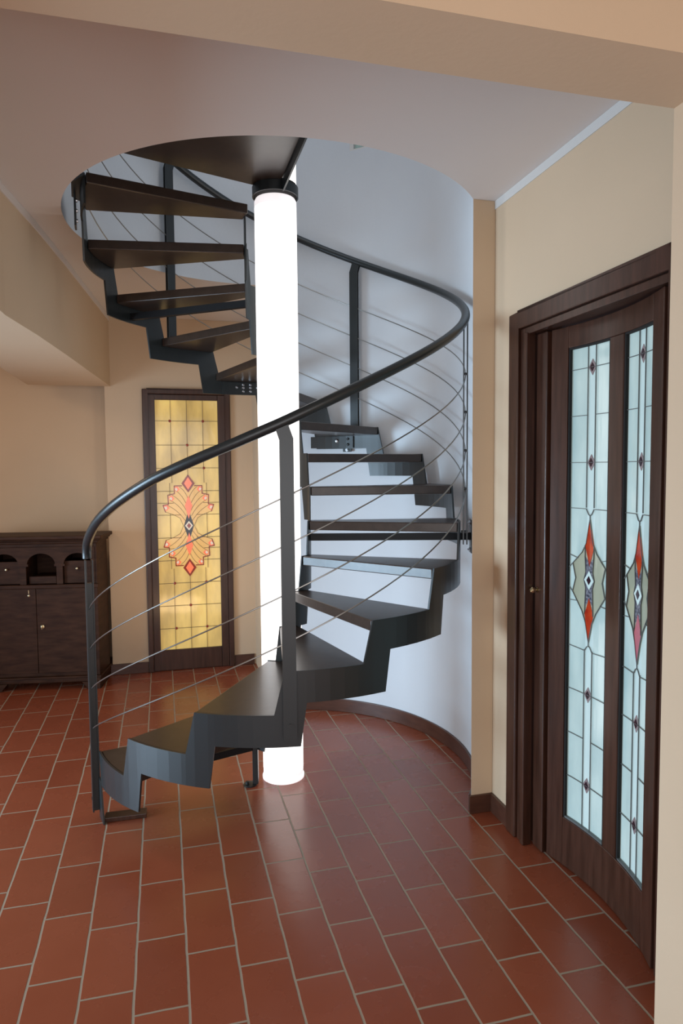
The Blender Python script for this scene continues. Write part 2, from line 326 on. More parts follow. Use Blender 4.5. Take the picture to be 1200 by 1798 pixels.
# ------------------------------------------------------------------ stained glass helpers
def stain_piece(b, fn, poly, m, y0=0.0, y1=0.006, sub=0.05):
    """polygon piece in panel coordinates (x, z); fn maps (x, y depth, z) to the world"""
    A = [b.bm.verts.new(fn(x, y0, z)) for x, z in poly]; B = [b.bm.verts.new(fn(x, y1, z)) for x, z in poly]; n = len(poly)
    b.face(A, m); b.face(B[::-1], m)
    for i in range(n): b.face([A[i], A[(i+1) % n], B[(i+1) % n], B[i]], m)
def came(b, fn, pts, m, r=0.0028, y=-0.001, closed=False):
    P = []
    pts = list(pts)+([pts[0]] if closed else [])
    for (x0, z0), (x1, z1) in zip(pts, pts[1:]):
        k = max(1, int(abs(x1-x0)/0.03))
        for i in range(k): P.append((x0+(x1-x0)*i/k, z0+(z1-z0)*i/k))
    P.append(pts[-1])
    for (x0, z0), (x1, z1) in zip(P, P[1:]):
        dx, dz = x1-x0, z1-z0; l = math.hypot(dx, dz)
        if l < 1e-6: continue
        nx, nz = -dz/l*r, dx/l*r; ex, ez = dx/l*r*0.4, dz/l*r*0.4
        q = [(x0-ex+nx, z0-ez+nz), (x0-ex-nx, z0-ez-nz), (x1+ex-nx, z1+ez-nz), (x1+ex+nx, z1+ez+nz)]
        b.hexa([fn(x, y+0.0015, z) for x, z in q], [fn(x, y-0.0025, z) for x, z in q], m)
def diamond(cx, cz, hw, hh): return [(cx, cz+hh), (cx+hw, cz), (cx, cz-hh), (cx-hw, cz)]
# ------------------------------------------------------------------ door 1 : amber stained-glass door in the back wall
D1 = empty('door_1', UV(0.2, 5.53, 0), 'dark wooden door with tall amber stained-glass panel in the back wall', 'door', 'structure')
def f1(x, y, z): return UV(x, 5.512+y, z)
b = MB()
for x0, x1, z0, z1 in ((-0.137, -0.098, 0.001, 2.225), (0.497, 0.536, 0.001, 2.225), (-0.098, 0.497, 2.188, 2.225)): b.fbox(f1, x0, x1, -0.012, 0.04, z0, z1, 'wood')
b.build('door_casing', D1, bevel=.005)
b = MB()
b.fbox(f1, -0.097, -0.043, 0.004, 0.045, 0.004, 2.186, 'wood'); b.fbox(f1, 0.437, 0.496, 0.004, 0.045, 0.004, 2.186, 'wood')
b.fbox(f1, -0.043, 0.437, 0.004, 0.045, 2.143, 2.186, 'wood'); b.fbox(f1, -0.043, 0.437, 0.004, 0.045, 0.004, 0.168, 'wood')
b.build('door_leaf', D1, bevel=.004)
GX, GZ = 0.197, 1.156   # centre of the panel
SX, SZ = 0.001290, 0.001342
def q1(px, py): return (GX + (px-331-(py-852)*0.021)*SX, GZ - (py-852)*SZ)
b = MB(); b.fbox(f1, -0.043, 0.437, 0.022, 0.028, 0.168, 2.143, 'g_amber'); 
def mir(pts, c=338): return [(2*c-x, y) for x, y in pts]
def flip(pts, c=858): return [(x, 2*c-y) for x, y in pts]
def sk(pts): # pattern px -> panel, pattern drawn about (338,858)
    return [(GX+(x-338)*SX, GZ-(y-858)*SZ) for x, y in pts]
fan = [(338, 662), (300, 622), (255, 622), (255, 668), (216, 676), (218, 730), (186, 735), (200, 775), (245, 790), (285, 812), (312, 858)]
lead = []
fan2 = [(312, 858), (320, 800), (338, 690), (338, 662)]
for T in (lambda p: p, mir, flip, lambda p: flip(mir(p))):
    core = fan[:1] + fan[1:] + [(322, 800), (330, 720)]
    stain_piece(b, f1, sk(T(core)), 'g_fan', 0.018, 0.0225)
    for (cx, cy, s_) in ((270, 640, 14), (238, 694, 14), (206, 748, 15)):
        sq = [(cx-s_*1.25, cy-s_*.35), (cx+s_*.2, cy-s_*1.2), (cx+s_*1.2, cy+s_*.25), (cx-s_*.1, cy+s_*1.35)]
        stain_piece(b, f1, sk(T(sq)), 'g_salmon', 0.0155, 0.0185)
        sq2 = [(cx-s_*.95, cy-s_*.1), (cx-s_*.1, cy-s_*.55), (cx+s_*.35, cy+s_*.3), (cx-s_*.2, cy+s_*.95)]
        stain_piece(b, f1, sk(T(sq2)), 'g_cream', 0.0145, 0.016)
    lead.append((sk(T([(300, 622), (255, 622), (255, 668), (216, 676), (218, 730), (186, 735), (200, 775)])), 'g_red', 0.0052))
    lead.append((sk(T([(200, 775), (245, 790), (285, 812), (305, 858)])), 'leadw', 0.0016))
    for p0, p1, p2 in (((285, 628), (320, 650), (336, 700)), ((262, 650), (300, 670), (332, 745)), ((240, 675), (290, 700), (328, 775)), ((228, 705), (285, 735), (322, 800)), ((212, 735), (275, 765), (318, 830))):
        cv = [((1-t)**2*p0[0]+2*t*(1-t)*p1[0]+t*t*p2[0], (1-t)**2*p0[1]+2*t*(1-t)*p1[1]+t*t*p2[1]) for t in [i/6 for i in range(7)]]
        lead.append((sk(T(cv)), 'leadw', 0.0016))
for cy in (608, 1108):
    stain_piece(b, f1, sk(diamond(338, cy, 40, 54)), 'g_red', 0.0155, 0.0185); stain_piece(b, f1, sk(diamond(338, cy, 24, 37)), 'g_salmon', 0.0135, 0.0165)
stain_piece(b, f1, sk([(338, 765), (368, 858), (338, 951), (308, 858)]), 'g_black', 0.0155, 0.0185)
for s_ in (1, -1): stain_piece(b, f1, sk([(338, 858-s_*178), (360, 858-s_*118), (338, 858-s_*40), (316, 858-s_*118)]), 'g_salmon', 0.014, 0.0165)
stain_piece(b, f1, sk(diamond(338, 858, 24, 28)), 'g_cream', 0.0125, 0.0145); stain_piece(b, f1, sk(diamond(338, 858, 13, 17)), 'g_red', 0.0115, 0.013)
b.build('glass_panel', D1, recalc=True)
b = MB(); Gx0, Gx1, Gz0, Gz1 = -0.043, 0.437, 0.168, 2.143
fl = lambda x, y, z: f1(x, y+0.0185, z)
for px in (-96, 0, 96):
    x = GX+px*SX
    for z0, z1 in ((GZ+0.34, Gz1), (Gz0, GZ-0.34)): came(b, fl, [(x, z0), (x, z1)], 'leadw', 0.0016)
for x in (-96, 96): 
    for z0, z1 in ((GZ+0.24, GZ+0.34), (GZ-0.1, GZ+.1), (GZ-0.34, GZ-0.24)): came(b, fl, [(GX+x*SX*1.15, z0), (GX+x*SX*1.15, z1)], 'leadw', 0.0016)
for k in (-615, -475, -340, 340, 475, 610): came(b, fl, [(Gx0, GZ-k*SZ), (Gx1, GZ-k*SZ)], 'leadw', 0.0016)
for k, xx in ((-205, 0.11), (-65, 0.05), (70, 0.05), (205, 0.11), (-135, .17), (135, .17)):
    for s_ in (-1, 1): came(b, fl, [(GX+s_*0.24, GZ-k*SZ), (GX+s_*xx*1.0 if False else GX+s_*(0.115 if abs(k) > 100 else 0.06), GZ-k*SZ)], 'leadw', 0.0016)
for pts, m, r in lead: came(b, fl, pts, m, r*0.75)
b.build('leading', D1)
jewels = MB()
for px, py in ((-100, -615), (97, -615), (0, -475), (-100, -340), (97, -340), (-93, 340), (98, 340), (0, 475), (-90, 610), (98, 610)):
    jewels.lathe(f1(GX+px*SX, 0.0175, GZ-py*SZ), -E2, [(0.011, 0), (0.0105, 0.002), (0.007, 0.0045), (0, 0.006)], 'g_red', 10)
jewels.build('glass_jewel', D1)
# ------------------------------------------------------------------ door 2 : curved door in the right wall
D2 = empty('door_2', UV(1.47, 2.1, 0), 'curved dark wooden door with two pale blue stained-glass panes', 'door', 'structure')
LU, LV, LR = 0.495, 2.132, 1.036
def leaf(phi, off, z):   # phi in degrees on the curved leaf
    t = math.radians(phi); return UV(LU+(LR+off)*math.cos(t), LV+(LR+off)*math.sin(t), z)
def phi_of(v): return math.degrees(math.asin((v-LV)/LR))
def leafbox(b, p0, p1, o0, o1, z0, z1, m):
    nseg = max(1, int(abs(p1-p0)/1.5)); R = []
    for i in range(nseg+1):
        p = p0+(p1-p0)*i/nseg; R.append([b.bm.verts.new(leaf(p, o, z)) for o, z in ((o0, z0), (o1, z0), (o1, z1), (o0, z1))])
    for a, c in zip(R, R[1:]):
        for i in range(4): b.face([a[i], a[(i+1) % 4], c[(i+1) % 4], c[i]], m, i in (3, 1))
    b.face(R[0], m); b.face(R[-1][::-1], m)
b = MB()
b.boxuv(UW-0.024, UW-.0005, 2.565, 2.642, .001, 2.235, 'wood'); b.boxuv(UW-0.024, UW-.0005, 1.62, 1.695, .001, 2.235, 'wood'); b.boxuv(UW-0.024, UW-.0005, 1.695, 2.565, 2.165, 2.235, 'wood')
b.boxuv(UW-0.034, UW-.0245, 2.625, 2.642, .001, 2.235, 'wood') if False else None
b.build('door_casing', D2, bevel=.006)
b = MB()   # inner jamb, stepped
b.boxuv(UW-0.012, UW+0.16, 2.525, 2.563, .001, 2.163, 'wood'); b.boxuv(UW-0.020, UW+0.02, 2.500, 2.5245, .001, 2.14, 'wood')
b.boxuv(UW+0.0, UW+0.16, 1.697, 1.730, .001, 2.163, 'wood'); b.boxuv(UW-0.012, UW+0.012, 1.70, 2.5245, 2.135, 2.163, 'wood'); b.boxuv(UW+.0125, UW+.16, 1.70, 2.5245, 2.137, 2.163, 'wood')
b.build('door_jamb', D2, bevel=.003)
b = MB(); b.boxuv(1.480, 1.520, 2.424, 2.498, .006, 2.133, 'wood'); st = b.build('sliding_leaf', D2, bevel=.004); st['label'] = 'second leaf, slid back into the jamb, only its edge showing'
b = MB(); kc = UV(1.480, 2.475, 1.096); b.lathe(kc, -E1, [(0.012, 0), (0.012, .003), (0.005, .005), (0.005, .014), (0.012, .018), (0.013, .026), (0.008, .031), (0, .032)], 'brass', 14)
kn = b.build('door_knob', st); kn['label'] = 'small round brass knob'
p_l, p_r = phi_of(2.411), phi_of(1.748)
g1a, g1b, g2a, g2b = phi_of(2.327), phi_of(2.100), phi_of(2.017), phi_of(1.827)
gz0, gz1 = 0.205, 2.050
b = MB()
leafbox(b, p_l, g1a, 0, .04, .008, 2.133, 'wood'); leafbox(b, g1b, g2a, 0, .04, gz0, gz1, 'wood'); leafbox(b, g2b, p_r, 0, .04, .008, 2.133, 'wood')
leafbox(b, g1a, g2b, 0, .04, .008, gz0, 'wood'); leafbox(b, g1a, g2b, 0, .04, gz1, 2.133, 'wood')
b.build('curved_leaf', D2, bevel=.003)
b = MB()
for a, c in ((g1a, g1b), (g2a, g2b)):
    d = 0.4
    leafbox(b, a, a-d, .004, .016, gz0, gz1, 'black'); leafbox(b, c+d, c, .004, .016, gz0, gz1, 'black'); leafbox(b, a-d, c+d, .004, .016, gz0, gz0+.007, 'lead'); leafbox(b, a-d, c+d, .004, .016, gz1-.007, gz1, 'black')
b.build('glazing_bead', D2)
for gi, (a, c, low) in enumerate(((g1a, g1b, 'g_orange'), (g2a, g2b, 'g_pink'))):
    mid = (a+c)/2; hwid = math.radians(abs(a-c))/2*LR
    def f2(x, y, z, mid=mid): return leaf(mid - math.degrees(x/LR), 0.018+y, z)
    b = MB()
    def strips(x0, x1, m, y0=0.0, y1=.006):
        k = max(1, int((x1-x0)/0.025)); 
        for i in range(k):
            stain_piece(b, f2, [(x0+(x1-x0)*i/k, gz0+.004), (x0+(x1-x0)*(i+1)/k, gz0+.004), (x0+(x1-x0)*(i+1)/k, gz1-.004), (x0+(x1-x0)*i/k, gz1-.004)], m, y0, y1)
    cw = 0.021
    strips(-hwid+.003, -cw, 'g_blue'); strips(-cw, cw, 'g_strip'); strips(cw, hwid-.003, 'g_blue')
    zc = 1.172; bw = hwid*0.78
    top, bot = 1.402, 0.935
    Lp = [(0, top), (-cw*.9, 1.31), (-bw*.45, 1.275), (-bw, 1.228), (-bw*.82, zc), (-bw, 1.118), (-bw*.42, 1.05), (-cw*.85, 1.01), (0, bot)]
    half = [(-x, z) for x, z in Lp]
    stain_piece(b, f2, Lp, 'g_sage', -.002, .0005); stain_piece(b, f2, half[::-1], 'g_sage', -.002, .0005)
    stain_piece(b, f2, [(-.024, 1.26), (0, 1.235), (.024, 1.26), (.019, zc+.03), (.028, zc), (.019, zc-.03), (.022, 1.07), (0, 1.10), (-.022, 1.07), (-.019, zc-.03), (-.028, zc), (-.019, zc+.03)], 'g_speck', -.0035, -.0015)
    stain_piece(b, f2, [(0, top), (.024, 1.30), (0, 1.225), (-.024, 1.30)], 'g_orange', -.0045, -.003)
    stain_piece(b, f2, [(0, bot), (-.023, 1.04), (0, 1.105), (.023, 1.04)], low, -.0045, -.003)
    stain_piece(b, f2, diamond(0, zc, .026, .036), 'g_cream' if False else 'g_strip', -.006, -.0044); stain_piece(b, f2, diamond(0, zc, .012, .017), 'g_gem', -.0075, -.0058)
    for z in (1.965, 1.614, 0.733, 0.379):
        stain_piece(b, f2, diamond(0, z, .020, .030), 'g_gemrim', -.0035, -.001); stain_piece(b, f2, diamond(0, z, .011, .016), 'g_gem', -.006, -.003)
    gp = b.build('glass_panel', D2); gp['label'] = 'pale blue leaded pane with red and '+('orange' if gi == 0 else 'pink')+' diamond tips'
    b = MB(); f3 = lambda x, y, z: f2(x, y-.003, z)
    r = .0011
    for x in (-cw, cw):
        came(b, f3, [(x, gz1), (x, 1.445)], 'lead', r); came(b, f3, [(x, 0.905), (x, gz0)], 'lead', r)
    for z in (1.965, 1.790, 1.614, 0.733, 0.556, 0.379): 
        came(b, f3, [(-hwid, z), (-cw, z)], 'lead', r); came(b, f3, [(cw, z), (hwid, z)], 'lead', r)
        if z not in (1.79, .556):
            came(b, f3, [(-cw, z), (0, z)], 'lead', r*.8); came(b, f3, [(0, z), (cw, z)], 'lead', r*.8)
    for s_ in (-1, 1):
        came(b, f3, [(s_*hwid, 1.440), (s_*cw, 1.440), (s_*cw*.4, 1.42), (0, 1.415), (0, top)], 'lead', r)
        came(b, f3, [(s_*hwid, 0.905), (s_*cw, 0.900), (s_*cw*.4, 0.918), (0, .922), (0, bot)], 'lead', r)
        came(b, f3, [(s_*x, z) for x, z in [(0, top), (cw*.9, 1.31), (bw*.45, 1.275), (bw, 1.228), (bw*.82, zc), (bw, 1.118), (bw*.42, 1.05), (cw*.85, 1.01), (0, bot)]], 'lead', r)
        came(b, f3, [(s_*bw, 1.228), (s_*hwid, 1.205)], 'lead', r); came(b, f3, [(s_*bw, 1.118), (s_*hwid, 1.14)], 'lead', r)
        came(b, f3, [(s_*bw*.7, 1.25), (s_*hwid, 1.262)], 'lead', r); came(b, f3, [(s_*bw*.7, 1.085), (s_*hwid, 1.082)], 'lead', r)
        came(b, f3, [(s_*.024, 1.30), (s_*.024, 1.26), (s_*.019, zc+.03), (s_*.028, zc), (s_*.019, zc-.03), (s_*.023, 1.04)], 'lead', r)
    b.build('leading', gp)
# ------------------------------------------------------------------ spiral staircase
RISE, Z0, AF, DA = 0.1706, 0.1442, 206.86, 22.887
NT = 16
def aK(k): return AF+DA*(k-1)
def zK(k): return Z0+RISE*k
ST = empty('spiral_staircase', PC(0, 0, 0), 'dark steel spiral staircase with brown wooden treads winding round the glowing column', 'staircase')
# treads
for k in range(1, NT+1):
    b = MB(); a0, a1 = aK(k)+0.15, aK(k)+21.6; zt = zK(k)-0.002; zb = zt-0.045
    prof = []
    n = 6
    # parallel-sided nose overhang: inner end slightly wider than radial
    for i in range(n+1): prof.append((0.897, a0+(a1-a0)*i/n))
    ai0, ai1 = a0-3.0, a1+8.0
    for i in range(4): prof.append((0.160, ai1+(ai0-ai1)*i/3))
    A = [b.bm.verts.new(PC(r, a, zb)) for r, a in prof]; B = [b.bm.verts.new(PC(r, a, zt)) for r, a in prof]
    b.face(A[::-1], 'tread'); b.face(B, 'tread')
    for i in range(len(A)): b.face([A[i], A[(i+1) % len(A)], B[(i+1) % len(A)], B[i]], 'tread')
    b.build('tread', ST, bevel=.004)
# stringers
def stringer(r0, r1, k0, k1, lo_a, lo_b, drop, name, segs, up_a=0.3, up_b=20.5):
    """zig-zag plate: upper and lower outline evaluated at shared angles"""
    b = MB()
    def upper():
        P = []
        for k in range(k0, k1+1):
            P += [(aK(k)+up_a, zK(k)), (aK(k)+up_b, zK(k))]
        return P
    def lower():
        P = []
        for k in range(k0, k1+1): P += [(aK(k)+lo_a, zK(k)-min(drop, 0.13 if k == k0 else drop)), (aK(k)+lo_b, zK(k)-min(drop, 0.13 if k == k0 else drop))]
        return P
    U, Lw = upper(), lower()
    # closed outline in (angle, z): start edge, lower path, end edge, upper path back
    outline = [(U[0][0], U[0][1])] + [(aK(k0)+2.4 if drop < .14 else aK(k0)+4, zK(k0)-min(drop, .13)-(0.02 if drop < .14 else 0))] + Lw[1:]
    e = aK(k1)+up_b
    outline = outline[:-1] + [(e, zK(k1)-drop)]
    outline += U[::-1][:-1]
    # slice polygon into vertical strips
    xs = sorted(set([round(p[0], 4) for p in outline] + [round(U[0][0]+i*segs, 4) for i in range(int((e-U[0][0])/segs)+1)]))
    def span(x):
        zs = []
        m = len(outline)
        for i in range(m):
            (xa, za), (xb, zb) = outline[i], outline[(i+1) % m]
            if (xa <= x < xb) or (xb <= x < xa): zs.append(za+(zb-za)*(x-xa)/(xb-xa))
        zs.sort(); return zs
    for xa, xb in zip(xs, xs[1:]):
        if xb-xa < 0.01: continue
        e_ = min(0.003, (xb-xa)/4)
        za, zb = span(xa+e_), span(xb-e_)
        if len(za) < 2 or len(zb) < 2: continue
        for i in range(0, min(len(za), len(zb))-1, 2):
            for r_, flip_ in ((r1, False), (r0, True)):
                vs = [b.bm.verts.new(PC(r_, xa, za[i])), b.bm.verts.new(PC(r_, xb, zb[i])), b.bm.verts.new(PC(r_, xb, zb[i+1])), b.bm.verts.new(PC(r_, xa, za[i+1]))]
                b.face(vs, 'steel')
    m = len(outline)
    for i in range(m):
        (xa, za), (xb, zb) = outline[i], outline[(i+1) % m]
        cuts = [0.0]+sorted([(x-xa)/(xb-xa) for x in xs if abs(xb-xa) > 1e-3 and min(xa, xb)+1e-3 < x < max(xa, xb)-1e-3])+[1.0]
        for c0, c1 in zip(cuts, cuts[1:]):
            p0 = (xa+(xb-xa)*c0, za+(zb-za)*c0); p1 = (xa+(xb-xa)*c1, za+(zb-za)*c1)
            b.face([b.bm.verts.new(PC(r0, *p0)), b.bm.verts.new(PC(r1, *p0)), b.bm.verts.new(PC(r1, *p1)), b.bm.verts.new(PC(r0, *p1))], 'steel')
    bmesh.ops.remove_doubles(b.bm, verts=b.bm.verts, dist=2e-5)
    return b.build(name, ST)
OS = stringer(0.899, 0.908, 1, NT, 5.6, 26.9, 0.127, 'outer_stringer', 3.8)
IS = stringer(0.151, 0.158, 1, NT, 15.0, 31.0, 0.175, 'inner_stringer', 5.0, -4.0, 11.0)
# hub ring at the top and landing board
b = MB(); 
nseg = 36
for (r0, r1, z0, z1) in ((0.107, 0.114, 2.938, 2.984),):
    R = [[b.bm.verts.new(PC(r, i*10, z)) for r, z in ((r0, z0), (r1, z0), (r1, z1), (r0, z1))] for i in range(nseg)]
    for i in range(nseg):
        p, q = R[i], R[(i+1) % nseg]
        for j in range(4): b.face([p[j], p[(j+1) % 4], q[(j+1) % 4], q[j]], 'steel', j in (1, 3))
hub = b.build('hub_ring', ST)
b = MB()
prof = [(0.975, 212+ (286-212)*i/14) for i in range(15)] + [(0.112, 292-(292-200)*i/8) for i in range(9)]
A = [b.bm.verts.new(PC(r, a, 2.985)) for r, a in prof]; B = [b.bm.verts.new(PC(r, a, 3.04)) for r, a in prof]
b.face(A[::-1], 'tread'); b.face(B, 'tread')
for i in range(len(A)): b.face([A[i], A[(i+1) % len(A)], B[(i+1) % len(A)], B[i]], 'tread')
b.build('landing_board', ST, bevel=.003)
b = MB()
pa, pb = PC(0.114, 293, 0), PC(0.978, 286.6, 0); tdir = (pb-pa).normalized(); nrm = Vector((-tdir.y, tdir.x, 0))
b.hexa([pa+Vector((0, 0, 2.93)), pb+Vector((0, 0, 2.965)), pb+nrm*.008+Vector((0, 0, 2.965)), pa+nrm*.008+Vector((0, 0, 2.93))], [pa+Vector((0, 0, 3.06)), pb+Vector((0, 0, 3.06)), pb+nrm*.008+Vector((0, 0, 3.06)), pa+nrm*.008+Vector((0, 0, 3.06))], 'steel')
b.build('landing_flange', ST)
# support arms and leg
def arm(th, r0, r1, z, w_=0.03, h_=0.035):
    b = MB(); b.beam(PC(r0, th, z), PC(r1, th, z), (-math.sin(math.radians(th)), math.cos(math.radians(th)), 0), w_, h_, 'arm'); return b
arm(358.2, 0.158, 0.965, 1.252).build('support_arm', ST)
arm(517.5, 0.158, 0.90, 2.440).build('support_arm', ST)
b = arm(213.5, 0.17, 0.905, 0.200, .03, .035); b.build('support_arm', ST)
b = MB(); c = PC(0.165, 216.5, 0)
b.beam(c+Vector((0, 0, .007)), c+Vector((0, 0, .265)), (1, 0, 0), 0.028, 0.028, 'steel'); b.build('support_leg', ST, bevel=.003)
b = MB(); b.lathe(PC(0.19, 212, 0), (0, 0, 1), [(0, .0008), (.034, .0008), (.034, .007), (.012, .010), (0, .010)], 'steel', 16)
b.lathe(PC(0.205, 212, 0.010), (0, 0, 1), [(0, 0), (.011, 0), (.011, .012), (0, .014)], 'steel', 6, False)
b.build('foot_plate', ST)
# wall brackets
def wall_bracket(th, z, h2, w2, name='wall_bracket'):
    b = MB(); n_ = PC(1, th, 0)-PC(0, th, 0); t_ = Vector((-n_.y, n_.x, 0))
    c = PC(0.966, th, z)
    b.hexa([c+t_*(-w2)+Vector((0, 0, -h2)), c+t_*w2+Vector((0, 0, -h2)), c+t_*w2+n_*.008+Vector((0, 0, -h2)), c-t_*w2+n_*.008+Vector((0, 0, -h2))],
           [c+t_*(-w2)+Vector((0, 0, h2)), c+t_*w2+Vector((0, 0, h2)), c+t_*w2+n_*.008+Vector((0, 0, h2)), c-t_*w2+n_*.008+Vector((0, 0, h2))], 'steel')
    b.lathe(PC(0.905, th, z), n_, [(0, 0), (.014, 0), (.014, .062), (0, .062)], 'steel', 14)
    o = b.build(name, ST, bevel=.003)
    for s_ in (-1, 1):
        bb = MB(); bb.lathe(c+Vector((0, 0, s_*h2*0.8)), -n_, [(.010, 0), (.010, .007), (.005, .007), (.005, .014), (0, .014)], 'bolt', 8, False); bb.build('bolt', o)
    return o
wall_bracket(358.2, 1.252, 0.085, 0.03)
wall_bracket(68.5, 1.765, 0.06, 0.03)
b = MB(); n_ = PC(1, 71, 0)-PC(0, 71, 0); b.lathe(PC(0.897, 71, 1.772), -n_, [(.012, 0), (.013, .010), (.008, .016), (0, .017)], 'bolt', 12); b.build('bolt', ST)
# splice plates inside the outer stringer with hexagonal bolts
def splice(th0, th1, z0, z1, rows, name='splice_plate', hm='bolt'):
    b = MB(); curved_local(b, 0.888, 0.8985, th0, th1, z0, z1)
    o = b.build(name, ST)
    for th, z in rows:
        n_ = PC(1, th, 0)-PC(0, th, 0); bb = MB(); bb.lathe(PC(0.8878, th, z), -n_, [(.0085, 0), (.0085, .006), (.004, .009), (0, .009)], hm, 6, False); bb.build('bolt', o)
def curved_local(b, r0, r1, a0, a1, z0, z1): curved(b, r0, r1, a0, a1, z0, z1, 'steel', step=3.0, smooth=False)
k = 12
splice(101.5, 118.0, 2.072, 2.140, [(112.0, 2.110), (109.3, 2.126), (109.3, 2.108), (109.3, 2.086), (106.4, 2.126), (106.4, 2.108), (106.4, 2.086), (103.6, 2.108)])
splice(64, 82.0, 1.728, 1.800, [(66.2, 1.783), (66.2, 1.748)], hm='steel')
# plate tying the top tread's outer corner to the slab edge
b = MB(); q = [PC(.909, 212.6), PC(.946, 206), PC(.946, 196), PC(.909, 192)]
b.prism([x+Vector((0, 0, 2.852)) for x in q], (0, 0, .012), 'steel'); tp = b.build('tie_plate', ST)
b = MB(); curved(b, 0.926, 0.934, 196.5, 201.0, 2.70, 2.851, 'steel', smooth=False); ep = b.build('end_plate', ST)
for z in (2.73, 2.775, 2.82):
    bb = MB(); n_ = PC(1, 198.7, 0)-PC(0, 198.7, 0); bb.lathe(PC(0.925, 198.7, z), -n_, [(.008, 0), (.008, .006), (0, .008)], 'bolt', 8, False); bb.build('bolt', ep)
# railing
RR = 0.93
KN = [(200, .0), (206, 0.01), (219, .032), (229, .034), (244, .030), (255, .016), (264, .004), (276, -.004), (300, 0), (600, 0)]
def bump(a):
    for (x0, y0), (x1, y1) in zip(KN, KN[1:]):
        if x0 <= a <= x1: return y0+(y1-y0)*(a-x0)/(x1-x0)
    return 0
def railz(a): return Z0+RISE*(1+(a-AF)/DA)
def hrail(a): return railz(a)+0.945+bump(a)
A_END = 572.0
POSTS = [205.7, 276.9, 350.6, 424.3, 497.2]
pts = [PC(RR, 205.2, hrail(205)-0.05), PC(RR, 205.3, hrail(205)-0.03), PC(RR, 206.2, hrail(206.2)-0.008)]
a = 208.5
while a < A_END: pts.append(PC(RR, a, hrail(a))); a += 3
b = MB(); b.tube(pts, 0.0205, 'steel', 14); b.build('handrail', ST)
for off in (0.283, 0.465, 0.65, 0.835):
    pts = []; a = POSTS[0]
    while a <= A_END-6: pts.append(PC(RR, a, railz(a)+0.945-off)); a += 4
    b = MB(); b.tube(pts, 0.0030, 'cable', 8); b.build('cable', ST)
def post(th, zb, zt, first=False):
    n_ = PC(1, th, 0)-PC(0, th, 0); t_ = Vector((-n_.y, n_.x, 0)); c = PC(RR, th, 0); w_ = 0.026
    P = empty('x', (0, 0, 0), None, None); bpy.data.objects.remove(P)
    root = None
    for s_ in (-1, 1):
        b = MB()
        y0, y1 = (s_*0.0055, s_*0.0115)
        if first and s_ < 0: y0, y1 = -0.0235, -0.0175
        prof = [(-w_, zb), (w_, zb), (w_, zt-0.085), (w_*0.35, zt-0.038), (w_*0.35, zt), (-w_*1.0, zt-.005), (-w_, zt-0.03)] if not first else [(-w_*.8, zb), (w_*.8, zb), (w_*.8, zt), (-w_*.8, zt)]
        if not first: prof = [(-w_, zb), (w_, zb), (w_, zt-0.075), (w_+.015, zt-0.030), (w_+.015, zt-.012), (-w_+.016, zt), (-w_+.016, zt-.025), (-w_, zt-.07)]
        b.prism([c+t_*(-x)+n_*y0+Vector((0, 0, z)) for x, z in prof], n_*(y1-y0), 'steel')
        o = b.build('railing_post' if root is None else 'post_plate', ST if root is None else root)
        if root is None: root = o
    zr = railz(th)+0.945
    for off in (0.283, 0.465, 0.65, 0.835):
        if zr-off > zb:
            b = MB(); b.lathe(c-n_*.0055+Vector((0, 0, zr-off)), n_, [(0, 0), (.006, 0), (.006, .011), (0, .011)], 'steel', 10); b.build('spacer', root)
    b = MB(); b.lathe(c-n_*.020+Vector((0, 0, zb+.06)), n_, [(0, 0), (.007, 0), (.007, .034), (0, .034)], 'steel', 10); b.build('bolt', root)
    return root
for i, th in enumerate(POSTS):
    zr = railz(th)+0.945
    if i == 0:
        po = post(th, 0.03, zr-0.055, True); b = MB(); c = PC(RR, th, 0); n_ = PC(1, th, 0)-PC(0, th, 0); t_ = Vector((-n_.y, n_.x, 0))
        b.prism([c+t_*x-n_*.017+Vector((0, 0, z)) for x, z in ((-.014, .035), (.014, .035), (.014, zr-.16), (-.014, zr-.16))], n_*.022, 'steel'); b.build('web_plate', po)
    else: post(th, railz(th)-(0, .27, .16, .20, .215)[i], zr+0.0)
# newel base
b = MB(); n_ = PC(1, 208, 0)-PC(0, 208, 0); t_ = Vector((-n_.y, n_.x, 0))
b.hexa([PC(.905, 206.2, .001), PC(.905, 212, .001), PC(.912, 212, .001), PC(.912, 206.2, .001)], [PC(.905, 206.2, .19), PC(.905, 209.5, .19), PC(.912, 209.5, .19), PC(.912, 206.2, .19)], 'steel')
b.build('newel_foot', ST)
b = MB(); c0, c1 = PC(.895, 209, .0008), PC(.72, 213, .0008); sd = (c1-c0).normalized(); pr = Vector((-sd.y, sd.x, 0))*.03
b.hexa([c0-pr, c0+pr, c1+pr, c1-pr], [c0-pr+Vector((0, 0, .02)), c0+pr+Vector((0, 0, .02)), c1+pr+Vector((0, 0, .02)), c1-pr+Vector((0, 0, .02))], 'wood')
b.build('shoe_and_shadow', ST, bevel=.002)  # dark plate stands for the foot plate and the step's shadow together
